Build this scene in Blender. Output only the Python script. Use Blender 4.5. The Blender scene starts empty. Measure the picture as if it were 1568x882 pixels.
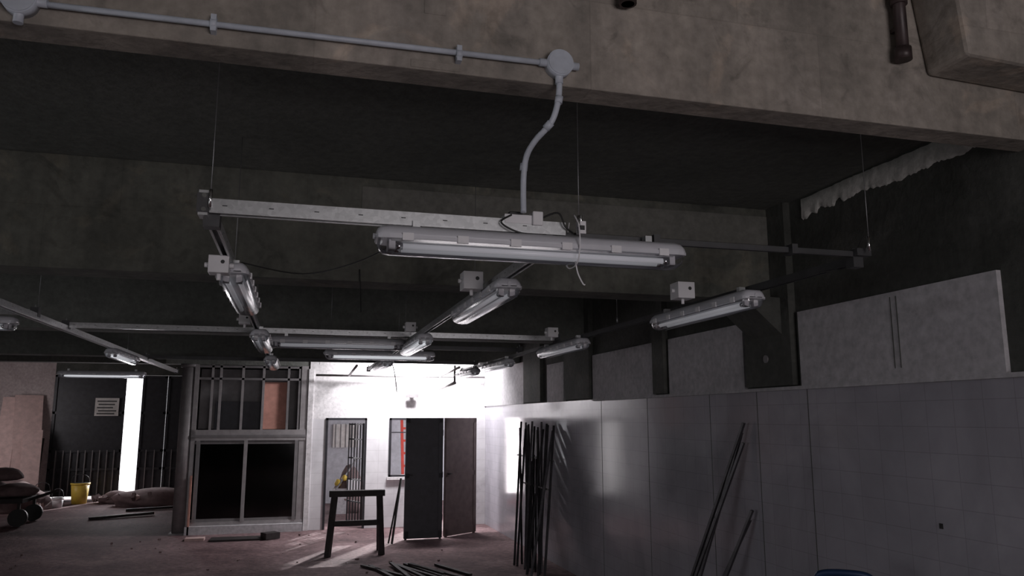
import bpy, bmesh, math, random
from mathutils import Vector, Matrix
random.seed(7)
scene=bpy.context.scene
scene.view_settings.view_transform='Standard'
scene.view_settings.look='None'
scene.view_settings.exposure=0.0
# ------------------------------------------------------------ materials
def new_mat(name):
    m=bpy.data.materials.new(name); m.use_nodes=True
    nt=m.node_tree; b=nt.nodes['Principled BSDF']; return m,nt,b
def posnode(nt):
    return nt.nodes.new('ShaderNodeNewGeometry').outputs['Position']
def ramp(nt,fac,stops):
    r=nt.nodes.new('ShaderNodeValToRGB'); e=r.color_ramp.elements
    e[0].position=stops[0][0]; e[0].color=(*stops[0][1],1)
    e[1].position=stops[-1][0]; e[1].color=(*stops[-1][1],1)
    for p,c in stops[1:-1]:
        n=e.new(p); n.color=(*c,1)
    nt.links.new(fac,r.inputs[0]); return r.outputs[0]
def noise(nt,scale,detail=6,vec=None,rough=.6,dist=0):
    n=nt.nodes.new('ShaderNodeTexNoise'); n.inputs['Scale'].default_value=scale
    n.inputs['Detail'].default_value=detail; n.inputs['Roughness'].default_value=rough
    n.inputs['Distortion'].default_value=dist
    nt.links.new(vec if vec is not None else posnode(nt),n.inputs['Vector']); return n.outputs['Fac']
def bump(nt,b,h,strength,dist=.02):
    k=nt.nodes.new('ShaderNodeBump'); k.inputs['Strength'].default_value=strength
    k.inputs['Distance'].default_value=dist
    nt.links.new(h,k.inputs['Height']); nt.links.new(k.outputs[0],b.inputs['Normal'])
def mixc(nt,fac,a,bc,mode='MIX'):
    m=nt.nodes.new('ShaderNodeMix'); m.data_type='RGBA'; m.blend_type=mode
    for i,v in ((0,fac),(6,a),(7,bc)):
        if isinstance(v,(int,float)): m.inputs[i].default_value=v
        elif isinstance(v,tuple): m.inputs[i].default_value=(*v,1)
        else: nt.links.new(v,m.inputs[i])
    return m.outputs[2]
def concrete(name,dark,mid,light,scale=1.2,rough=.9,bs=.35,fine=18,boards=False):
    m,nt,b=new_mat(name)
    n1=noise(nt,scale,8,dist=.4); n2=noise(nt,fine,6)
    c=ramp(nt,n1,[(.3,dark),(.5,mid),(.72,light)])
    c2=ramp(nt,n2,[(.3,(.75,.75,.75)),(.7,(1.12,1.12,1.12))])
    c=mixc(nt,1.0,c,c2,'MULTIPLY')
    if boards:   # formwork board joints and panel-to-panel tone shifts
        s=nt.nodes.new('ShaderNodeSeparateXYZ'); nt.links.new(posnode(nt),s.inputs[0])
        cb=nt.nodes.new('ShaderNodeCombineXYZ'); nt.links.new(s.outputs[0],cb.inputs[0]); nt.links.new(s.outputs[2],cb.inputs[1])
        br=nt.nodes.new('ShaderNodeTexBrick'); br.offset=.37; br.inputs['Scale'].default_value=1
        br.inputs['Brick Width'].default_value=1.13; br.inputs['Row Height'].default_value=.47
        br.inputs['Mortar Size'].default_value=.004; br.inputs['Mortar Smooth'].default_value=.6
        br.inputs['Color1'].default_value=(.82,.82,.8,1); br.inputs['Color2'].default_value=(1.1,1.08,1.06,1); br.inputs['Mortar'].default_value=(.7,.68,.66,1)
        nt.links.new(cb.outputs[0],br.inputs['Vector'])
        c=mixc(nt,.5,c,br.outputs['Color'],'MULTIPLY')
        mp=nt.nodes.new('ShaderNodeMapping'); mp.inputs['Scale'].default_value=(3.5,3.5,.5); nt.links.new(posnode(nt),mp.inputs[0])
        st=noise(nt,1.3,6,mp.outputs[0]); c=mixc(nt,.7,c,ramp(nt,st,[(.35,(.66,.66,.66)),(.62,(1.14,1.12,1.1))]),'MULTIPLY')
        n3=noise(nt,2.4,7,dist=.8); sp=ramp(nt,n3,[(.58,(1,1,1)),(.64,(1.4,1.3,1.22))])
        c=mixc(nt,.7,c,sp,'MULTIPLY')
        n4=noise(nt,4.5,8,dist=1); c=mixc(nt,.6,c,ramp(nt,n4,[(.34,(.6,.6,.6)),(.42,(1,1,1))]),'MULTIPLY')
    nt.links.new(c,b.inputs['Base Color'])
    b.inputs['Roughness'].default_value=rough
    bump(nt,b,n2,bs); return m
def plain(name,col,rough=.6,metal=0,var=.15,scale=9,bs=.05):
    m,nt,b=new_mat(name)
    n=noise(nt,scale,5)
    lo=tuple(c*(1-var) for c in col); hi=tuple(min(1,c*(1+var)) for c in col)
    nt.links.new(ramp(nt,n,[(.3,lo),(.7,hi)]),b.inputs['Base Color'])
    b.inputs['Roughness'].default_value=rough; b.inputs['Metallic'].default_value=metal
    if bs: bump(nt,b,n,bs)
    return m
M={}
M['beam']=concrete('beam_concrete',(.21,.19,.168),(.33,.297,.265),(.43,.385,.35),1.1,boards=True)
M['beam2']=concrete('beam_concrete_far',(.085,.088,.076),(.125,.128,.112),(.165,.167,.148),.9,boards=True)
M['patch']=concrete('beam_patch_render',(.13,.13,.115),(.155,.153,.138),(.18,.178,.16),.9)
M['ceil']=concrete('ceiling_concrete',(.10,.106,.096),(.135,.14,.128),(.18,.185,.17),.8)
M['dark']=concrete('dark_plaster',(.045,.047,.041),(.068,.07,.063),(.115,.115,.105),1.5)
M['panelw']=concrete('white_render',(.40,.39,.405),(.49,.475,.495),(.55,.53,.55),.9,bs=.1)
M['plaster']=concrete('broken_plaster',(.42,.41,.39),(.56,.55,.52),(.66,.64,.61),6)
M['wallback']=concrete('back_wall_paint',(.58,.55,.56),(.70,.68,.69),(.78,.76,.77),.8,bs=.1)
M['wallpink']=concrete('pink_render',(.34,.28,.28),(.46,.39,.39),(.55,.48,.48),1.2)
m,nt,b=new_mat('dusty_floor')
n1=noise(nt,.9,9,dist=.6); n2=noise(nt,12,8)
c=ramp(nt,n1,[(.3,(.085,.052,.054)),(.5,(.17,.108,.112)),(.7,(.28,.19,.195))])
c2=ramp(nt,n2,[(.35,(.6,.6,.6)),(.65,(1.15,1.15,1.15))])
nt.links.new(mixc(nt,1.0,c,c2,'MULTIPLY'),b.inputs['Base Color']); b.inputs['Roughness'].default_value=.8
b.inputs['Specular IOR Level'].default_value=.25
bump(nt,b,n2,.5,.03); M['floor']=m
def tilemat(name,axis,c1,c2c,mortar,rough,w=.3,h=.2,spec=.5):
    m,nt,b=new_mat(name)
    s=nt.nodes.new('ShaderNodeSeparateXYZ'); nt.links.new(posnode(nt),s.inputs[0])
    cb=nt.nodes.new('ShaderNodeCombineXYZ'); nt.links.new(s.outputs[axis],cb.inputs[0]); nt.links.new(s.outputs[2],cb.inputs[1])
    br=nt.nodes.new('ShaderNodeTexBrick'); br.offset=0; br.inputs['Scale'].default_value=1
    br.inputs['Brick Width'].default_value=w; br.inputs['Row Height'].default_value=h
    br.inputs['Mortar Size'].default_value=.0025; br.inputs['Color1'].default_value=(*c1,1)
    br.inputs['Color2'].default_value=(*c2c,1); br.inputs['Mortar'].default_value=(*mortar,1)
    nt.links.new(cb.outputs[0],br.inputs['Vector'])
    n=noise(nt,1.1,9,dist=.7)
    g=ramp(nt,n,[(.3,(.68,.67,.68)),(.7,(1.06,1.06,1.06))])
    nt.links.new(mixc(nt,1.0,br.outputs['Color'],g,'MULTIPLY'),b.inputs['Base Color'])
    rr=nt.nodes.new('ShaderNodeMapRange'); rr.inputs['To Min'].default_value=rough*.7; rr.inputs['To Max'].default_value=rough*1.8
    nt.links.new(n,rr.inputs['Value']); nt.links.new(rr.outputs[0],b.inputs['Roughness'])
    b.inputs['Specular IOR Level'].default_value=spec
    bump(nt,b,br.outputs['Fac'],-.15,.004); return m
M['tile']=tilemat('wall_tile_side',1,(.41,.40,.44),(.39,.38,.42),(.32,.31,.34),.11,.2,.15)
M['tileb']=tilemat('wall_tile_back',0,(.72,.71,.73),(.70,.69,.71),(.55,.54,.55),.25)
m,nt,b=new_mat('galvanised_steel')
v=nt.nodes.new('ShaderNodeTexVoronoi'); v.inputs['Scale'].default_value=60; nt.links.new(posnode(nt),v.inputs['Vector'])
nt.links.new(ramp(nt,v.outputs['Color'],[(.1,(.50,.51,.52)),(.9,(.62,.63,.64))]),b.inputs['Base Color'])
b.inputs['Metallic'].default_value=.7; b.inputs['Roughness'].default_value=.36
bump(nt,b,noise(nt,25,4),.15,.003); M['galv']=m
M['galvd']=plain('dull_steel',(.075,.075,.078),.5,.6)
M['conduit']=plain('grey_conduit',(.46,.49,.55),.45)
M['housing']=plain('luminaire_housing',(.56,.56,.60),.35,var=.05,bs=0)
M['tray']=plain('luminaire_reflector',(.35,.35,.37),.3,var=.04,bs=0)
M['chrome']=plain('tube_cap_metal',(.8,.8,.8),.2,1,bs=0)
M['black']=plain('black_rubber',(.02,.02,.02),.5)
M['whitepl']=plain('white_plastic',(.72,.71,.73),.4,var=.05,bs=0)
M['wire']=plain('hanger_wire',(.25,.25,.26),.4,.7,bs=0)
M['rust']=plain('rusty_pipe',(.05,.034,.034),.45,.2,.4)
M['alu']=plain('aluminium_frame',(.33,.31,.315),.45,.4)
M['alud']=plain('dusty_aluminium',(.2,.19,.195),.5,.3)
M['darkwood']=plain('dark_wood',(.03,.025,.025),.7,0,.4)
M['doord']=plain('dark_door_leaf',(.05,.05,.06),.5,0,.2)
M['doorb']=plain('brown_door_leaf',(.16,.12,.115),.6,0,.2)
M['orange']=plain('salmon_board',(.50,.25,.20),.7,0,.15)
M['gate']=plain('gate_paint',(.028,.027,.032),.45,.3,.3)
M['yellow']=plain('yellow_plastic',(.75,.52,.08),.45)
M['sack']=plain('dusty_sack',(.18,.125,.125),.9,0,.3,6,.4)
M['board']=plain('pink_board',(.6,.43,.41),.8,0,.15)
M['blue']=plain('blue_paint',(.015,.035,.09),.4,.2)
M['red']=plain('red_paint',(.6,.06,.04),.5)
M['rebar']=plain('steel_bar',(.07,.065,.07),.4,.6,.3)
M['rebarl']=plain('steel_bar_bright',(.16,.15,.16),.4,.6,.3)
M['outw']=plain('outdoor_wall',(.5,.5,.54),.9)
M['outg']=plain('outdoor_ground',(.6,.57,.55),.9)
M['sign']=plain('sign_white',(.65,.62,.6),.6,bs=0)
M['ink']=plain('sign_ink',(.08,.08,.08),.6,bs=0)
m,nt,b=new_mat('fluorescent_tube'); b.inputs['Base Color'].default_value=(.85,.85,.88,1)
b.inputs['Roughness'].default_value=.2
b.inputs['Emission Color'].default_value=(.95,.95,1,1); b.inputs['Emission Strength'].default_value=.15; M['tube']=m
m2,nt,b=new_mat('fluorescent_tube_lit'); b.inputs['Base Color'].default_value=(.9,.9,.9,1)
b.inputs['Emission Color'].default_value=(.95,.97,1,1); b.inputs['Emission Strength'].default_value=.6; M['tubelit']=m2
def clear(name,tint,ior,rough,base=.06):
    m=bpy.data.materials.new(name); m.use_nodes=True; nt=m.node_tree
    for n in list(nt.nodes): nt.nodes.remove(n)
    o=nt.nodes.new('ShaderNodeOutputMaterial'); t=nt.nodes.new('ShaderNodeBsdfTransparent'); t.inputs[0].default_value=(*tint,1)
    g=nt.nodes.new('ShaderNodeBsdfGlossy'); g.inputs['Roughness'].default_value=rough
    f=nt.nodes.new('ShaderNodeFresnel'); f.inputs[0].default_value=ior
    n=nt.nodes.new('ShaderNodeTexNoise'); n.inputs['Scale'].default_value=6
    a=nt.nodes.new('ShaderNodeMath'); a.operation='MULTIPLY_ADD'; a.inputs[1].default_value=base; nt.links.new(n.outputs['Fac'],a.inputs[0]); nt.links.new(f.outputs[0],a.inputs[2])
    x=nt.nodes.new('ShaderNodeMixShader'); nt.links.new(a.outputs[0],x.inputs[0]); nt.links.new(t.outputs[0],x.inputs[1]); nt.links.new(g.outputs[0],x.inputs[2])
    nt.links.new(x.outputs[0],o.inputs[0]); return m
M['clear']=clear('clear_diffuser',(.86,.86,.88),1.45,.15,.14)
M['glass']=clear('dusty_glass',(.22,.2,.21),1.5,.08,.05)
# ------------------------------------------------------------ mesh builder
class MB:
    def __init__(s): s.bm=bmesh.new(); s.mats=[]
    def mi(s,k):
        if k not in s.mats: s.mats.append(k)
        return s.mats.index(k)
    def _set(s,faces,k,smooth=False):
        i=s.mi(k)
        for f in faces: f.material_index=i; f.smooth=smooth
    def box(s,c,d,k,rot=None):
        r=bmesh.ops.create_cube(s.bm,size=1)
        mt=Matrix.Translation(Vector(c))@(rot.to_4x4() if rot else Matrix.Identity(4))@Matrix.Diagonal((*d,1))
        bmesh.ops.transform(s.bm,matrix=mt,verts=r['verts'])
        s._set({f for v in r['verts'] for f in v.link_faces},k)
    def mm(s,x0,x1,y0,y1,z0,z1,k): s.box(((x0+x1)/2,(y0+y1)/2,(z0+z1)/2),(abs(x1-x0),abs(y1-y0),abs(z1-z0)),k)
    def bar(s,p0,p1,w,h,k):
        p0=Vector(p0);p1=Vector(p1);d=p1-p0
        s.box((p0+p1)/2,(w,h,d.length),k,d.to_track_quat('Z','Y').to_matrix())
    def tube(s,p0,p1,r,k,seg=10,r2=None):
        p0=Vector(p0);p1=Vector(p1);d=p1-p0
        q=bmesh.ops.create_cone(s.bm,cap_ends=True,segments=seg,radius1=r,radius2=r if r2 is None else r2,depth=d.length)
        mt=Matrix.Translation((p0+p1)/2)@d.to_track_quat('Z','Y').to_matrix().to_4x4()
        bmesh.ops.transform(s.bm,matrix=mt,verts=q['verts'])
        fs={f for v in q['verts'] for f in v.link_faces}
        s._set(fs,k,True)
        for f in fs:
            if len(f.verts)>4: f.smooth=False
    def path(s,pts,r,k,seg=8,sub=6):
        P=[Vector(p) for p in pts]
        if sub>1 and len(P)>2:
            Q=[]
            for i in range(len(P)-1):
                a=P[max(i-1,0)];b_=P[i];c=P[i+1];d=P[min(i+2,len(P)-1)]
                for j in range(sub):
                    t=j/sub
                    Q.append(.5*((2*b_)+(-a+c)*t+(2*a-5*b_+4*c-d)*t*t+(-a+3*b_-3*c+d)*t**3))
            Q.append(P[-1]); P=Q
        rings=[]
        up=Vector((0.31,0.2,0.93))
        for i,p in enumerate(P):
            t=(P[min(i+1,len(P)-1)]-P[max(i-1,0)]).normalized()
            n=t.cross(up)
            if n.length<.05: n=t.cross(Vector((1,0,0)))
            n.normalize(); b2=t.cross(n)
            rings.append([s.bm.verts.new(p+r*(math.cos(2*math.pi*j/seg)*n+math.sin(2*math.pi*j/seg)*b2)) for j in range(seg)])
        fs=[]
        for a,b_ in zip(rings,rings[1:]):
            for j in range(seg): fs.append(s.bm.faces.new((a[j],a[(j+1)%seg],b_[(j+1)%seg],b_[j])))
        fs.append(s.bm.faces.new(rings[0][::-1])); fs.append(s.bm.faces.new(rings[-1]))
        s._set(fs,k,True)
    def loft(s,stations,prof,k,closed=True,smooth=True,cap=True):
        rings=[[s.bm.verts.new((x,y*sy,z*sz+dz)) for y,z in prof] for x,sy,sz,dz in stations]
        n=len(prof); fs=[]
        for a,b_ in zip(rings,rings[1:]):
            for j in range(n if closed else n-1): fs.append(s.bm.faces.new((a[j],a[(j+1)%n],b_[(j+1)%n],b_[j])))
        if cap: fs.append(s.bm.faces.new(rings[0][::-1])); fs.append(s.bm.faces.new(rings[-1]))
        s._set(fs,k,smooth)
    def poly(s,vs,faces,k,smooth=False):
        V=[s.bm.verts.new(v) for v in vs]
        s._set([s.bm.faces.new([V[i] for i in f]) for f in faces],k,smooth)
    def blob(s,c,r,k,amp=.15,sub=3,seed=0):
        q=bmesh.ops.create_icosphere(s.bm,subdivisions=sub,radius=1)
        rnd=random.Random(seed); ph=[rnd.uniform(0,6) for _ in range(6)]
        for v in q['verts']:
            o=v.co.copy(); f=1+amp*(math.sin(3*o.x+ph[0])*math.cos(2.5*o.y+ph[1])+.5*math.sin(6*o.z+ph[2]+3*o.x))
            if o.z<-.4: o.z=-.4-(abs(o.z)-.4)*.3
            v.co=Vector((c[0]+o.x*r[0]*f,c[1]+o.y*r[1]*f,c[2]+o.z*r[2]*f))
        s._set({f for v in q['verts'] for f in v.link_faces},k,True)
    def done(s,name,loc=(0,0,0),rotz=0,bevel=0):
        me=bpy.data.meshes.new(name); bmesh.ops.recalc_face_normals(s.bm,faces=s.bm.faces[:])
        s.bm.to_mesh(me); s.bm.free()
        for k in s.mats: me.materials.append(M[k])
        o=bpy.data.objects.new(name,me); scene.collection.objects.link(o)
        o.location=loc; o.rotation_euler=(0,0,rotz)
        if bevel:
            b=o.modifiers.new('b','BEVEL'); b.width=bevel; b.segments=2; b.limit_method='ANGLE'; b.angle_limit=math.radians(50)
        return o
def one(name,x0,x1,y0,y1,z0,z1,k,bevel=0):
    b=MB(); b.mm(x0,x1,y0,y1,z0,z1,k); return b.done(name,bevel=bevel)
# ------------------------------------------------------------ shell
XR=3.55; YB=15.0; XL=-7.6; YG=22.0; ZH=4.33; ZC=3.62
one('floor',XL-.2,XR+.2,-4.4,YG+.2,-.2,0,'floor')
b=MB(); b.mm(XL-.2,XR+.4,-4.4,3.03,ZH,ZH+.2,'ceil'); b.mm(XL-.2,XR+.4,3.03,YG+.2,ZC,ZC+.2,'ceil'); b.done('ceiling')
w=MB()
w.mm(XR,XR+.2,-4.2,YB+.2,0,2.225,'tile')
w.mm(XR,XR+.2,-4.2,3.0,2.225,ZH,'dark'); w.mm(XR,XR+.2,3.0,YB+.2,2.225,ZC,'dark')
for y0,y1 in ((3.21,4.92),(5.67,7.02),(7.38,9.1),(10.2,10.95),(12.2,14.99)):
    w.mm(XR-.03,XR+.01,y0,y1,2.225,2.77 if y0<12 else 2.9,'panelw')
for y in (4.9,5.55,6.3,7.6,8.9):
    w.mm(XR-.002,XR+.01,y-.003,y+.003,0,2.205,'dark')
w.mm(XR-.04,XR+.01,-4,9.1,2.205,2.23,'panelw')
for y in (3.93,3.98): w.mm(XR-.034,XR,y,y+.004,2.3,2.74,'dark')
w.mm(XR-.004,XR,3.75,3.775,1.38,1.41,'black')
w.done('wall_right')
for y0,y1 in ((4.98,5.6),(7.08,7.33),(9.15,10.1),(11.2,12.1)):
    p=MB(); p.mm(XR-.06,XR,y0,y1,2.24,ZC,'dark')
    if y0<5.5:
        p.poly([(XR-.06,y0+.1,2.62),(XR-.06,y1-.1,2.62),(XR-.38,y0+.1,2.9),(XR-.38,y1-.1,2.9),(XR-.06,y0+.1,2.9),(XR-.06,y1-.1,2.9)],
               ((0,1,3,2),(0,2,4),(1,5,3),(2,3,5,4),(0,4,5,1)),'dark')
        p.tube((XR-.07,5.3,2.45),(XR-.05,5.3,2.45),.03,'alud',14)
    p.done('pilaster')
# broken plaster edge
pl=MB(); n=110
R=[];w1=w2=0
for i in range(n+1):
    w1=w1*.8+random.uniform(-.007,.007); w2=w2*.88+random.uniform(-.009,.009)
    y=3.2+i*(1.62/n)
    zt=3.605+w1*.3; zb=3.485+w2-(.03 if i>n-12 else 0)+(.03 if 80<i<86 else 0)
    x=XR-.012+random.uniform(-.001,.001)
    R.append([(XR,y,zt),(x,y,zt-.004),(x,y,(zt+zb)/2+.01*w1),(x-.002,y,zb+.006),(XR,y,zb-.008)])
vs=[v for r in R for v in r]; fc=[]
for i in range(n):
    for j in range(4): a=i*5+j; fc.append((a,a+1,a+6,a+5))
pl.poly(vs,fc,'plaster',True); pl.done('trim_1')
bw=MB()
def wallx(x0,x1,z0,z1,k=None):
    if k: bw.mm(x0,x1,YB,YB+.2,z0,z1,k); return
    if z0<1.98: bw.mm(x0,x1,YB,YB+.2,z0,min(z1,1.98),'tileb')
    if z1>1.98: bw.mm(x0,x1,YB,YB+.2,max(z0,1.98),z1,'wallback')
wallx(.2,.52,0,ZC); wallx(.52,1.27,2.0,ZC,'wallback'); wallx(1.27,1.69,0,ZC)
wallx(1.69,2.1,0,.91); wallx(1.69,2.1,2.0,ZC,'wallback'); wallx(2.1,2.25,0,ZC)
wallx(2.25,3.1,2.0,ZC,'wallback'); wallx(3.1,XR,0,ZC)
bw.mm(.18,.27,YB-.03,YB,0,2.9,'wallback')
bw.mm(-1.8,.2,YB+.02,YB+.1,2.95,ZC,'ceil')
bw.done('wall_back')
one('wall_rear',XL-.2,XR+.2,-4.4,-4.2,0,ZH,'dark')
one('wall_left',XL-.2,XL,-4.2,YG,0,ZC,'wallpink')
one('wall_inner',-1.95,-1.8,YB+.3,YG,0,ZC,'wallpink')
g=MB()
g.mm(XL,-5.92,YG,YG+.2,0,ZC,'wallpink'); g.mm(-5.92,-2.88,YG,YG+.2,3.09,ZC,'dark'); g.mm(-2.88,-1.8,YG,YG+.2,0,ZC,'wallpink')
g.done('wall_gate')
one('wall_store',-1.8,.4,17.4,17.5,0,ZC,'dark')
one('wall_store_side',.25,.35,YB+.2,17.4,0,ZC,'dark')
# beams
b=MB(); b.mm(XL,XR,2.88,3.03,3.36,ZH,'beam')
for x,z0,z1,wd in ((-.9,3.56,3.66,.3),(.42,3.60,3.75,.09),(.37,3.366,3.40,.2)):
    b.mm(x,x+wd,2.876,2.885,z0,z1,'beam')
b.done('ceiling_beam',bevel=.008)
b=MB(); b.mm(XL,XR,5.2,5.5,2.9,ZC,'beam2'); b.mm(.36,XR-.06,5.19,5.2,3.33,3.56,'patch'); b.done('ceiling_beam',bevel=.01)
b=MB(); b.mm(XL,XR,9.3,9.6,2.95,ZC,'ceil'); b.done('ceiling_beam',bevel=.01)
b=MB(); b.mm(XL,XR,12.5,12.8,2.9,ZC,'ceil'); b.done('ceiling_beam',bevel=.01)
b=MB(); b.mm(XL,-1.95,17.3,17.6,3.1,ZC,'ceil'); b.done('ceiling_beam',bevel=.01)
b=MB()
vs=[(2.86,2.63,3.625),(XR,2.63,3.60),(XR,2.88,3.60),(2.86,2.88,3.625),(2.76,2.60,ZH),(XR,2.60,ZH),(XR,2.88,ZH),(2.76,2.88,ZH)]
b.poly(vs,((0,1,2,3),(4,5,6,7),(0,1,5,4),(1,2,6,5),(2,3,7,6),(3,0,4,7)),'beam')
b.done('concrete_corbel',bevel=.02)
def pipe(name,x,y,zb,r=.028):
    b=MB(); b.tube((x,y,zb),(x,y,ZH),r,'rust',16); b.tube((x,y,zb),(x,y,zb+.06),r*1.35,'rust',16); b.tube((x,y,zb+.28),(x,y,zb+.34),r*1.35,'rust',16)
    b.mm(x-.01,x+.01,y,2.88,zb+.16,zb+.18,'rust'); b.done(name)
pipe('drain_pipe',2.68,2.82,3.66); pipe('drain_pipe',1.28,2.82,3.735)
# ------------------------------------------------------------ conduit on beam
b=MB()
yb=2.855
def rbox(x,z):
    b.tube((x,2.88,z),(x,2.83,z),.056,'conduit',28); b.tube((x,2.835,z),(x,2.825,z),.052,'conduit',28)
    for dx,dz in ((1,0),(-1,0),(0,-1)): b.tube((x,yb,z),(x+dx*.085,yb,z+dz*.085),.0165,'conduit',12)
rbox(-.99,3.43); rbox(.98,3.44)
b.tube((-.99,yb,3.425),(.98,yb,3.44),.0115,'conduit',12)
for x in (-.36,.56):
    b.tube((x-.012,yb,3.43),(x+.012,yb,3.43),.019,'conduit',12); b.mm(x-.01,x+.01,yb-.012,2.88,3.40,3.465,'conduit')
b.path([(.98,yb,3.42),(.98,yb,3.33),(.968,yb,3.25),(.945,2.87,3.185),(.895,2.92,3.125),(.872,2.97,3.07),(.868,3.0,2.98),(.868,3.0,2.84)],.0125,'conduit',12)
for p,q in (((.98,yb,3.30),(.975,yb,3.27)),((.87,2.995,3.05),(.868,3.0,3.02)),((.948,2.868,3.19),(.93,2.885,3.168))): b.tube(p,q,.0165,'conduit',12)
b.done('electrical_conduit')
# ------------------------------------------------------------ rails
HR=2.80
def channel(b,p0,p1,w=.045,k='galv',slots=True):
    p0=Vector(p0);p1=Vector(p1);d=(p1-p0);L=d.length;t=.004
    q=Matrix.Translation(p0)@ (Matrix.Rotation(math.atan2(d.y,d.x),4,'Z'))
    start=len(b.bm.verts)
    b.mm(0,L,-w/2,w/2,-t/2,t/2,k); 
    for s in (-1,1):
        b.mm(0,L,s*w/2-t/2,s*w/2+t/2,-w,0,k)
        b.mm(0,L,s*(w/2-.005)-.005,s*(w/2-.005)+.005,-w-t,-w,k)
        if slots:
            x=.06
            while x<L-.05:
                b.mm(x,x+.018,s*(w/2+t/2)-.0008,s*(w/2+t/2)+.0008,-w*.54,-w*.46,'galvd'); x+=.17
    b.bm.verts.ensure_lookup_table()
    bmesh.ops.transform(b.bm,matrix=q,verts=b.bm.verts[start:])
def rail(p0,p1,wires=(),w=.045,k='galv',slots=True,brackets=True):
    b=MB(); channel(b,p0,p1,w,k,slots)
    if brackets:
        for p in (p0,p1):
            b.box((p[0],p[1],p[2]-.02),(w+.02,w+.02,w+.035),'galvd')
            b.tube((p[0],p[1],p[2]),(p[0],p[1],p[2]+.04),.008,'galv',8)
    for wx,wy,zt in wires:
        b.tube((wx,wy,HR-.05),(wx,wy,zt),.0022,'wire',6); b.tube((wx,wy,HR-.01),(wx,wy,HR+.03),.007,'galv',8)
    return b.done('steel_channel_rail')
YR=3.08
b=MB()
channel(b,(-.37,YR,HR+.022),(1.07,YR,HR-.003),.05)
channel(b,(1.0,YR+.02,HR-.012),(2.60,YR+.02,HR-.008),.02,'galvd',False)
b.mm(-.395,-.36,YR-.035,YR+.035,HR-.045,HR+.052,'galv'); b.mm(-.40,-.355,YR-.04,YR-.03,HR-.035,HR+.04,'galvd')
for z in (.03,-.025): b.tube((-.375,YR-.045,HR+z),(-.375,YR-.03,HR+z),.009,'chrome',8)
b.mm(2.54,2.62,YR-.02,YR+.06,HR-.035,HR,'galvd')
for wx,zt in ((-.35,3.36),(1.12,3.36),(2.58,3.36)):
    b.tube((wx,YR-.055,HR-.03),(wx,YR-.055,3.36),.0018,'wire',6)
    b.tube((wx,YR-.055,HR-.02),(wx,YR-.055,HR+.05),.006,'chrome',8)
for x in (1.0,1.5,2.2): b.mm(x-.015,x+.015,YR-.02,YR+.05,HR-.045,HR,'galvd')
b.done('steel_channel_rail')
XS=(-.35,1.04,2.50)
rail((XS[0],YR+.04,HR-.02),(XS[0]-.03,12.3,HR-.02),[(XS[0]-.03,4.6,ZC),(XS[0]-.03,7.0,ZC)],.04)
rail((XS[1],YR+.04,HR-.03),(XS[1],12.3,HR-.03),[(XS[1],4.7,ZC),(XS[1],8.0,ZC)],.04)
rail((XS[2]+.07,YR+.04,HR-.03),(XS[2]+.03,12.3,HR-.03),[(XS[2]+.05,6.0,ZC)],.035,'galvd')
rail((-2.0,5.6,HR),(-2.0,14.2,HR),[(-2,6.8,ZC),(-2,10.2,ZC)],.045)
for Y,x0,x1 in ((7.6,-2.0,2.55),(9.0,-.36,2.55),(11.4,-2.0,2.55),(6.75,-4.6,-2.0)):
    rail((x0,Y,HR+.03),(x1,Y,HR+.03),[((x0+x1)/2,Y,ZC)],.04,'galv' if Y<9 else 'galvd',brackets=True)
# ------------------------------------------------------------ luminaires
def luminaire(x,y,z,along='Y',L=1.27,lit=False,box=False,ties=False):
    b=MB(); h=L/2
    E=[(-h,.55,.5,0),(-h+.006,.78,.75,0),(-h+.022,.93,.93,0),(-h+.05,1,1,0),(h-.05,1,1,0),(h-.022,.93,.93,0),(h-.006,.78,.75,0),(h,.55,.5,0)]
    house=[(-.074,0),(-.073,.018),(-.062,.036),(-.045,.05),(.045,.05),(.062,.036),(.073,.018),(.074,0)]
    b.loft(E,house,'housing')
    rim=[(-.08,-.008),(-.08,.008),(.08,.008),(.08,-.008)]
    b.loft(E,rim,'housing',smooth=False)
    cov=[(-.072,-.008),(-.07,-.026),(-.058,-.047),(-.035,-.058),(0,-.061),(.035,-.058),(.058,-.047),(.07,-.026),(.072,-.008)]
    b.loft([(e[0]*.985,e[1],e[2],0) for e in E],cov,'clear',closed=False,cap=False)
    b.mm(-h+.06,h-.06,-.05,.05,-.013,-.008,'tray')
    tk='tubelit' if lit else 'tube'
    for s in (-1,1):
        b.tube((-h+.075,s*.03,-.030),(h-.075,s*.03,-.030),.0125,tk,14)
        for e in (-1,1):
            b.tube((e*(h-.075),s*.03,-.030),(e*(h-.105),s*.03,-.030),.0138,'chrome',14)
            b.mm(min(e*(h-.075),e*(h-.05)),max(e*(h-.075),e*(h-.05)),s*.03-.014,s*.03+.014,-.048,-.008,'whitepl')
        for i in range(6):
            xx=-h+.12+i*(L-.24)/5
            b.mm(xx-.022,xx+.022,s*.081-.004,s*.081+.004,-.016,.014,'whitepl')
    for e in (-.38,.38):
        b.mm(e*L-.015,e*L+.015,-.02,.02,.048,.082,'galv')
    b.tube((-h-.01,0,.012),(-h+.03,0,.012),.012,'housing',10); 
    if ties:
        xx=.16
        b.path([(xx,-.03,.15),(xx,-.088,.09),(xx+.003,-.09,0),(xx+.003,-.05,-.066),(xx,.05,-.066),(xx,.09,0),(xx,.03,.13)],.003,'whitepl',6)
    return b.done('fluorescent_luminaire',loc=(x,y,z),rotz=math.pi/2 if along=='Y' else 0)
luminaire(.94,YR-.02,HR-.096,'X',1.34,ties=True)
ZL=2.68
luminaire(XS[0]+.02,4.5,ZL+.01); 
luminaire(XS[0]+.02,7.35,ZL); luminaire(XS[0]+.02,10.2,ZL)
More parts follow.
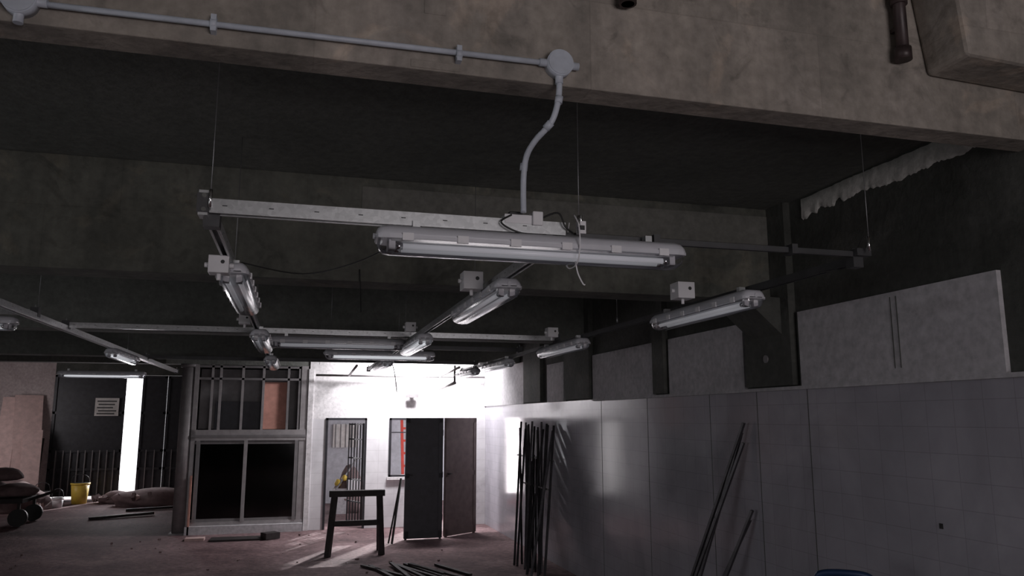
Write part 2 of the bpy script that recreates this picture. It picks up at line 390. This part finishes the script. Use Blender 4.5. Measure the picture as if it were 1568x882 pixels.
luminaire(XS[1],4.5,ZL); luminaire(XS[1],7.3,ZL,lit=True); luminaire(XS[1],10.2,ZL)
luminaire(XS[2],4.5,ZL); luminaire(XS[2],7.3,ZL); luminaire(XS[2],9.9,ZL); luminaire(XS[2],11.8,ZL)
luminaire(.35,7.62,ZL+.03,'X'); luminaire(.9,9.1,ZL+.04,'X',lit=True); luminaire(-2.75,6.75,ZL+.04,'X',lit=True)
luminaire(-2.0,10,ZL+.03,lit=True); luminaire(-3.0,13.6,ZL,'X',lit=True)
def jbox(x,y,z,s=.045):
    b=MB(); b.mm(x-s,x+s,y-s,y+s,z-s*.9,z+s*.9,'whitepl'); b.tube((x+s*.4,y-s-.004,z+.01),(x+s*.4,y-s,z+.01),s*.2,'black',12)
    b.tube((x-s,y,z),(x-s-.02,y,z),.012,'whitepl',8); b.tube((x+s,y,z),(x+s+.02,y,z),.012,'whitepl',8); b.tube((x,y,z-s*.9),(x,y,z-s*.9-.03),.01,'whitepl',8)
    b.done('junction_box',bevel=.006)
jbox(XS[0]-.03,3.78,2.70,.045); jbox(XS[1]-.13,4.2,2.755,.055); jbox(2.24,4.25,2.765,.055)
jbox(XS[2]-.2,7.0,2.80,.05); jbox(XS[1]-.1,6.9,2.8,.045); jbox(XS[0]-.1,6.7,2.8,.045)
b=MB(); b.mm(.80,.95,YR-.03,YR+.03,2.805,2.845,'whitepl'); b.mm(.92,.965,YR-.045,YR+.03,2.80,2.86,'whitepl'); b.mm(.82,.88,YR-.035,YR+.035,2.845,2.855,'black')
b.done('cable_connector',bevel=.004)
b=MB(); b.mm(1.12,1.155,YR-.05,YR-.02,2.775,2.83,'whitepl'); b.mm(1.128,1.148,YR-.053,YR-.05,2.79,2.81,'black'); b.tube((1.137,YR-.035,2.83),(1.137,YR-.035,2.86),.006,'chrome'); b.done('cable_connector',bevel=.003)
b=MB()
b.path([(.95,YR,2.83),(1.03,YR-.04,2.86),(1.06,YR-.05,2.80),(1.1,YR-.03,2.78)],.004,'black')
b.path([(.83,YR-.03,2.84),(.78,YR-.05,2.80),(.85,YR-.06,2.76),(.97,YR-.05,2.75)],.004,'black')
b.path([(1.1,YR-.06,2.65),(1.115,YR-.05,2.60),(1.14,YR-.04,2.56),(1.15,YR-.04,2.555)],.003,'whitepl')
b.path([(-.30,4.0,2.76),(.0,3.9,2.70),(.25,3.6,2.72),(.4,3.15,2.74)],.0035,'black')
b.path([(2.56,3.1,2.78),(2.64,3.12,2.88),(2.66,3.14,2.82),(2.6,3.2,2.74),(2.5,3.3,2.72)],.0035,'black')
b.path([(.36,5.19,2.98),(.37,5.17,2.8),(.37,5.1,2.68)],.004,'black')
b.path([(1.4,12.4,2.9),(1.45,12.35,2.7),(1.5,12.4,2.4)],.008,'black')
b.done('cable')
# ------------------------------------------------------------ metal/glass partition
b=MB(); F='alud'
b.mm(-1.8,.17,14.9,15.12,0,.14,'panelw'); b.mm(-1.8,.17,14.98,15.12,.14,.2,'alu')
b.mm(-1.8,.17,14.98,15.12,1.6,1.79,'alu'); b.mm(-1.8,.17,14.97,15.0,1.66,1.70,'alud')
b.mm(-1.8,-1.73,14.98,15.1,.14,2.95,'alu'); b.mm(.05,.17,14.99,15.1,.14,2.95,'alu')
for x,k in ((-.90,'alu'),(-1.70,F),(-.02,F)): b.mm(x,x+.06,14.97,15.05,.2,1.6,k)
for z in (.2,1.54): b.mm(-1.73,.05,15.0,15.04,z,z+.05,F)
b.mm(-1.68,-.9,15.03,15.035,.24,1.56,'glass'); b.mm(-.85,0,15.01,15.015,.24,1.56,'glass')
for x in (-1.52,-1.38,-1.0,-.64,-.2,0): b.mm(x,x+.04,15,15.06,1.79,2.95,'alu' if x<-.5 else F)
for z in (2.68,2.9): b.mm(-1.8,.17,15,15.06,z,z+.04,F)
b.mm(-.60,-.2,15.07,15.09,1.8,2.65,'orange')
b.mm(-1.45,-.66,15.3,15.32,1.5,2.3,'doord'); b.mm(-1.35,-1.0,15.2,15.25,1.0,1.4,'alud')
b.mm(-1.75,0,15.5,15.52,1.8,2.9,'alud')
b.done('glazed_partition')
b=MB(); b.tube((-1.9,15.1,0),(-1.9,15.1,2.96),.13,'alu',24); b.mm(-2.06,-1.74,14.94,15.26,0,.03,'alud'); b.tube((-1.9,15.1,2.9),(-1.9,15.1,2.96),.16,'alud',24)
b.mm(-1.76,-1.73,14.9,14.97,0,1.0,'orange'); b.mm(-2.3,-1.8,15.0,15.2,2.96,ZC,'ceil'); b.done('steel_column')
# ------------------------------------------------------------ doors and window in back wall
b=MB()
b.mm(.52,.56,14.98,15.04,0,2.0,'gate'); b.mm(1.23,1.27,14.98,15.04,0,2.0,'gate'); b.mm(.52,1.27,14.98,15.04,1.96,2.0,'gate')
hx,hy=1.21,15.05
d=Vector((-.22,.55,0)).normalized()
for i in range(6):
    p=Vector((hx,hy,0))+d*i*.12
    b.bar(p+Vector((0,0,.05)),p+Vector((0,0,1.9)),.022 if i else .035,.022,'gate')
for z in (.08,.45,.85,1.25,1.6,1.88): b.bar(Vector((hx,hy,z)),Vector((hx,hy,z))+d*.6,.025,.025,'gate')
b.done('door_1')
b=MB()
for x in (1.69,2.06): b.mm(x,x+.04,14.98,15.05,.91,2.0,'gate')
for z in (.91,1.96): b.mm(1.69,2.1,14.98,15.05,z,z+.04,'gate')
b.mm(1.66,2.13,14.95,15.0,.86,.91,'wallback'); b.mm(1.70,2.06,15.0,15.02,1.72,1.74,'gate')
b.done('window_1')
def leaf(name,p0,p1,z1,k,t=.04):
    b=MB(); p0=Vector(p0);p1=Vector(p1);d=p1-p0;L=d.length
    b.mm(0,L,-t/2,t/2,.02,z1,k)
    for x0,x1,z0,z2 in ((0,.07,.02,z1),(L-.07,L,.02,z1),(0,L,.02,.14),(0,L,z1-.08,z1),(0,L,1.0,1.08)): b.mm(x0,x1,-t/2-.008,t/2+.008,z0,z2,k)
    b.tube((.05,-.05,1.05),(.05,-.02,1.05),.012,'galvd'); b.tube((.05,-.05,1.05),(.13,-.05,1.05),.009,'galvd')
    for z in (.3,1.0,1.7): b.tube((L,0,z),(L,0,z+.1),.012,'galvd')
    for x in (.03,L-.03): b.mm(x-.015,x+.015,-.02,.02,0,.03,k)
    b.done(name,loc=(p0.x,p0.y,0),rotz=math.atan2(d.y,d.x))
leaf('door_2',(1.79,13.4),(2.43,13.42),2.0,'doord'); leaf('door_3',(2.49,13.5),(3.12,13.95),2.0,'doorb')
one('yard_ground',.4,9,YB+.2,24,-.25,-.05,'outg'); one('street_ground',-14,-1.8,YG+.2,30,-.25,-.05,'outg')
b=MB(); b.mm(.5,5,19.5,19.7,-.05,2.3,'outw'); b.mm(.85,1.45,19.45,19.5,1.3,1.85,'sign'); b.mm(.5,5,19.4,19.7,2.3,2.35,'outw')
for i in range(5): b.mm(.9+i*.12,.92+i*.12,19.44,19.46,1.3,1.85,'alud')
b.done('yard_wall')
b=MB()
for x in (0,.38): b.bar((2.28+x,17.2,-.05),(2.28+x,18.0,2.6),.06,.04,'red')
for i in range(9): b.bar((2.28,17.25+i*.085,.15+i*.27),(2.66,17.25+i*.085,.15+i*.27),.03,.05,'red')
b.done('step_ladder')
b=MB(); b.blob((1.15,17.6,.3),(.35,.3,.6),'sack',.15,3,4); b.blob((.9,17.4,.62),(.07,.07,.1),'yellow',.2,2,5); b.blob((1.03,17.4,.72),(.06,.06,.08),'yellow',.2,2,6); b.mm(.8,1.1,17.3,17.5,-.05,.52,'panelw'); b.mm(1.1,1.35,17.2,17.4,.5,.72,'whitepl'); b.bar((.85,17.3,.5),(1.3,17.5,1.15),.03,.03,'alud'); b.done('rubbish_heap')
# ------------------------------------------------------------ street gate
b=MB()
def gleaf(x0,x1):
    b.mm(x0,x1,YG+.02,YG+.05,1.15,3.08,'gate')
    b.mm(x0,x1,YG+.03,YG+.05,.12,1.15,'gate')
    for z in (.08,.7,1.15,2.1,3.02): b.mm(x0,x1,YG-.02,YG+.06,z,z+.06,'gate')
    for x in (x0,x1-.06): b.mm(x,x+.06,YG-.02,YG+.06,0,3.08,'gate')
    n=int((x1-x0)/.16)
    for i in range(1,n): xx=x0+(x1-x0)*i/n; b.mm(xx-.012,xx+.012,YG-.03,YG+.03,.1,1.2,'alud')
gleaf(-5.91,-4.26); gleaf(-3.88,-3.29); gleaf(-3.277,-2.89)
b.done('street_gate')
b=MB(); b.mm(-4.95,-4.4,YG-.05,YG-.03,2.05,2.5,'sign')
for i,z in enumerate((2.42,2.34,2.26,2.18,2.11)): b.mm(-4.9+.03*(i%2),-4.45-.04*(i%3),YG-.055,YG-.05,z-.02,z+.015,'ink')
b.done('warning_sign')
# ------------------------------------------------------------ sawhorse
b=MB()
xa,xb,yc=.57,1.27,12.2
for x,s in ((xa,-1),(xb,1)):
    b.bar((x-s*.02,yc-.02,.86),(x+s*.04-.02,yc-.12,0),.085,.06,'darkwood')
    b.bar((x-s*.02,yc+.02,.86),(x+s*.03,yc+.34,0),.075,.05,'darkwood')
    b.bar((x,yc-.06,.4),(x,yc+.17,.4),.05,.05,'darkwood')
b.mm(xa-.06,xb+.06,yc-.06,yc+.05,.84,.93,'darkwood'); b.mm(xa-.03,xb+.03,yc-.08,yc-.04,.42,.5,'darkwood')
b.done('sawhorse',bevel=.006)
b=MB(); b.bar((1.55,13.0,.01),(1.72,13.36,1.0),.025,.04,'darkwood'); b.bar((1.5,13.05,.01),(1.72,13.37,1.0),.02,.02,'darkwood'); b.done('leaning_stick')
# ------------------------------------------------------------ steel bars leaning
b=MB(); random.seed(3)
for i in range(16):
    yt=10.45+i*.115+random.uniform(-.04,.04); k='rebarl' if i%4==1 else 'rebar'
    b.bar((3.02+random.uniform(-.1,.16),9.7+i*.075+random.uniform(-.06,.06),.012),(3.48-random.uniform(0,.05),yt,1.9+random.uniform(-.12,.06)),.03,.022,k)
for i in range(5):
    b.bar((3.1,10.2+i*.12,.015),(3.46,11.3+.12*i,1.35+random.uniform(-.1,.1)),.03,.02,'rebar')
b.bar((3.40,10.3,1.42),(3.42,12.2,1.42),.02,.02,'rebar'); b.bar((3.30,10.2,1.05),(3.3,11.6,1.05),.02,.02,'rebar')
b.done('steel_bar_bundle')
b=MB()
for k,(yb_,yt,zt,xb_) in enumerate(((6.42,5.68,1.96,3.1),(6.30,5.72,1.88,3.14),(6.36,5.70,1.80,3.08),(6.15,5.62,1.28,3.2),(6.22,5.66,1.2,3.18))):
    b.bar((xb_,yb_,.01),(3.5,yt,zt),.034,.018,'rebar')
b.done('leaning_steel_bars')
b=MB(); random.seed(5)
for i in range(9):
    x=1.35+i*.11; a=random.uniform(-.3,.25); z=.02+.02*(i%2)
    b.bar((x,10.25-random.uniform(0,.5),z),(x+a-.35,11.0+random.uniform(0,.2),z),.05,.025,'darkwood')
b.done('timber_offcuts')
b=MB()
b.path([(2.99,4.10,.12),(2.99,4.12,.8),(2.99,4.14,1.04),(3.0,4.12,1.10),(3.10,4.03,1.115),(3.2,3.96,1.10),(3.22,3.95,1.03),(3.22,3.93,.8),(3.22,3.92,.12)],.02,'blue',10)
for z in (.3,.6,.9): b.tube((2.99,4.11,z),(3.22,3.93,z),.013,'blue')
b.box((3.05,3.92,.12),(.32,.26,.02),'blue',Matrix.Rotation(-.68,3,'Z'))
for p in ((2.99,4.1),(3.22,3.92)): b.tube((p[0]-.02,p[1]-.02,.1),(p[0]+.02,p[1]+.02,.1),.1,'black',20)
b.done('hand_trolley')
# ------------------------------------------------------------ left clutter
b=MB(); b.mm(-6.2,-4.9,16.9,17.8,.42,.5,'darkwood')
for x,y in ((-6.0,16.9),(-4.95,16.9),(-6.0,17.8),(-4.95,17.8)): b.tube((x,y-.05,.16),(x,y+.05,.16),.16,'black',20); b.bar((x,y,.16),(x,y,.45),.05,.05,'darkwood')
b.bar((-4.9,17.4,.45),(-4.4,17.2,.62),.05,.05,'darkwood')
b.done('flatbed_cart')
for i,(c,r) in enumerate((((-5.75,17.4,.64),(.42,.4,.22)),((-5.15,17.4,.6),(.36,.36,.16)),((-5.5,17.4,.9),(.42,.36,.16)))):
    b=MB(); b.blob(c,r,'sack',.1,3,i+20); b.done('cement_sack')
for i,(c,r) in enumerate((((-3.1,20.3,.1),(.8,.55,.3)),((-4.1,21.0,.06),(.5,.3,.18)),((-6.0,19.6,.2),(.8,.5,.5)))):
    b=MB(); b.blob(c,r,'sack',.2,3,i+3)
    rr=random.Random(i)
    for j in range(22):
        s=rr.uniform(.05,.14); b.box((c[0]+rr.uniform(-1,1)*r[0],c[1]-rr.uniform(.2,1)*r[1],c[2]*.6+rr.uniform(0,.6)*r[2]),(s*1.4,s,s*.7),'board' if j%3==0 else 'sack',Matrix.Rotation(rr.uniform(0,3),3,(rr.random(),rr.random(),1)))
    b.done('rubble_heap')
b=MB(); b.bar((-3.9,17.6,.03),(-2.8,18.1,.05),.1,.05,'darkwood'); b.bar((-3.5,19,.03),(-2.4,19.2,.05),.1,.05,'darkwood'); b.done('timber_scraps')
def bucket(x,y,r,h,k):
    b=MB(); b.tube((x,y,0),(x,y,h),r*.8,k,24,r); b.tube((x,y,h-.04),(x,y,h),r*1.06,k,24); b.tube((x,y,h-.001),(x,y,h+.003),r*.92,'black',24)
    b.path([(x-r,y,h-.03),(x-r*.8,y-.05,h+.14),(x,y-.05,h+.2),(x+r*.8,y-.05,h+.14),(x+r,y,h-.03)],.008,'galvd'); b.done('bucket')
bucket(-4.9,21.0,.2,.48,'yellow'); bucket(-5.5,20.3,.16,.36,'whitepl'); bucket(-5.15,20.2,.12,.22,'whitepl')
b=MB()
b.bar((-6.05,20.9,.01),(-6.4,21.8,2.55),.6,.03,'board'); b.bar((-5.9,20.6,.01),(-6.15,21.5,1.7),.4,.03,'board'); b.bar((-6.55,20.7,.01),(-6.75,21.7,2.5),.35,.03,'board'); b.bar((-5.75,20.6,.01),(-5.98,21.7,1.5),.06,.04,'darkwood')
b.done('leaning_boards')
b=MB(); b.mm(-6.5,-6.35,18.2,18.35,0,ZC,'alud'); b.mm(-6.55,-6.3,18.15,18.4,0,.1,'alud'); b.done('steel_post')
b=MB(); b.mm(-1.3,-.5,14.0,14.35,0,.03,'darkwood'); b.mm(-1.7,-1.4,14.2,14.4,0,.04,'board'); b.box((-.35,14.1,.06),(.25,.2,.1),'darkwood',Matrix.Rotation(.5,3,'Z')); b.done('timber_scraps')
b=MB(); random.seed(9)
for i in range(60):
    x=random.uniform(-4,3); y=random.uniform(9.5,14.5); s=random.uniform(.01,.04)
    b.box((x,y,s*.35),(s,s*.8,s*.7),'sack',Matrix.Rotation(random.uniform(0,3),3,'Z'))
b.done('floor_rubble')
b=MB(); b.mm(2.05,2.15,14.92,15.0,2.42,2.47,'alud'); b.mm(1.97,2.21,14.84,14.92,2.38,2.45,'alud'); b.done('wall_lamp')
b=MB()
b.tube((.3,14.85,2.78),(3.5,14.85,2.78),.02,'alu')
b.tube((.9,12.9,2.84),(.9,14.85,2.78),.022,'alu'); b.tube((2.6,12.9,2.84),(2.6,14.85,2.78),.022,'alu')
b.tube((2.6,13.3,2.6),(2.6,14.9,2.55),.03,'alu'); b.tube((2.6,13.3,2.6),(2.6,13.3,2.9),.02,'alu')
b.done('ceiling_pipework')
# ------------------------------------------------------------ lights
def area(name,loc,target,sx,sy,e,col=(1,1,1),spec=1):
    l=bpy.data.lights.new(name,'AREA'); l.shape='RECTANGLE'; l.size=sx; l.size_y=sy; l.energy=e; l.color=col; l.specular_factor=spec
    o=bpy.data.objects.new(name,l); scene.collection.objects.link(o); o.location=loc
    o.rotation_euler=(Vector(target)-Vector(loc)).to_track_quat('-Z','Y').to_euler(); return o
area('rear_opening_light',(1.9,-4.0,1.9),(2.0,3,2.8),3.0,2.0,120,(1,.93,.95))
area('side_fill_light',(-7.4,5,1.3),(0,6,2.6),7,1.8,62,(.95,.97,1),.3)  # added fill to lift the ceiling and dark bays; left wall is closed
area('back_wall_glow_light',(2.15,14.1,3.5),(2.25,15,2.2),1.0,.4,190,(1,.97,1),.1)  # added to brighten the back wall, hidden above the beam; ceiling is closed
area('doorway_light',(2.6,15.6,1.3),(1.0,11,.6),1.2,1.6,45,(1,.92,.95),.1)
area('yard_gate_light',(.95,15.4,1.2),(.6,11,.8),.7,1.5,7,(1,.94,.97),.1)
area('street_light_opening',(-4.08,22.3,1.6),(-4.0,18,1),.36,2.8,60,(1,.94,.98),.05)
area('gate_side_light',(-7.3,18.8,2.2),(-5.5,21.5,1.0),1.2,1.2,26,(1,.94,.95),.1)
s=bpy.data.lights.new('sun','SUN'); s.energy=5; s.angle=.02; so=bpy.data.objects.new('sun',s); scene.collection.objects.link(so)
so.rotation_euler=Vector((-.55,-1,-.5)).to_track_quat('-Z','Y').to_euler(); so.location=(5,20,8)
wd=bpy.data.worlds.new('world'); scene.world=wd; wd.use_nodes=True
bg=wd.node_tree.nodes['Background']; bg.inputs[0].default_value=(.95,.94,1,1); bg.inputs[1].default_value=2.4
# ------------------------------------------------------------ camera
psi=math.radians(15.26); th=math.radians(9.5)
Fv=Vector((math.sin(psi)*math.cos(th),math.cos(psi)*math.cos(th),math.sin(th)))
cam=bpy.data.cameras.new('camera'); cam.sensor_width=36; cam.lens=27.3; cam.clip_start=.05; cam.clip_end=200
co=bpy.data.objects.new('camera',cam); scene.collection.objects.link(co); co.location=(0,0,2.0)
co.rotation_euler=Fv.to_track_quat('-Z','Y').to_euler()
scene.camera=co
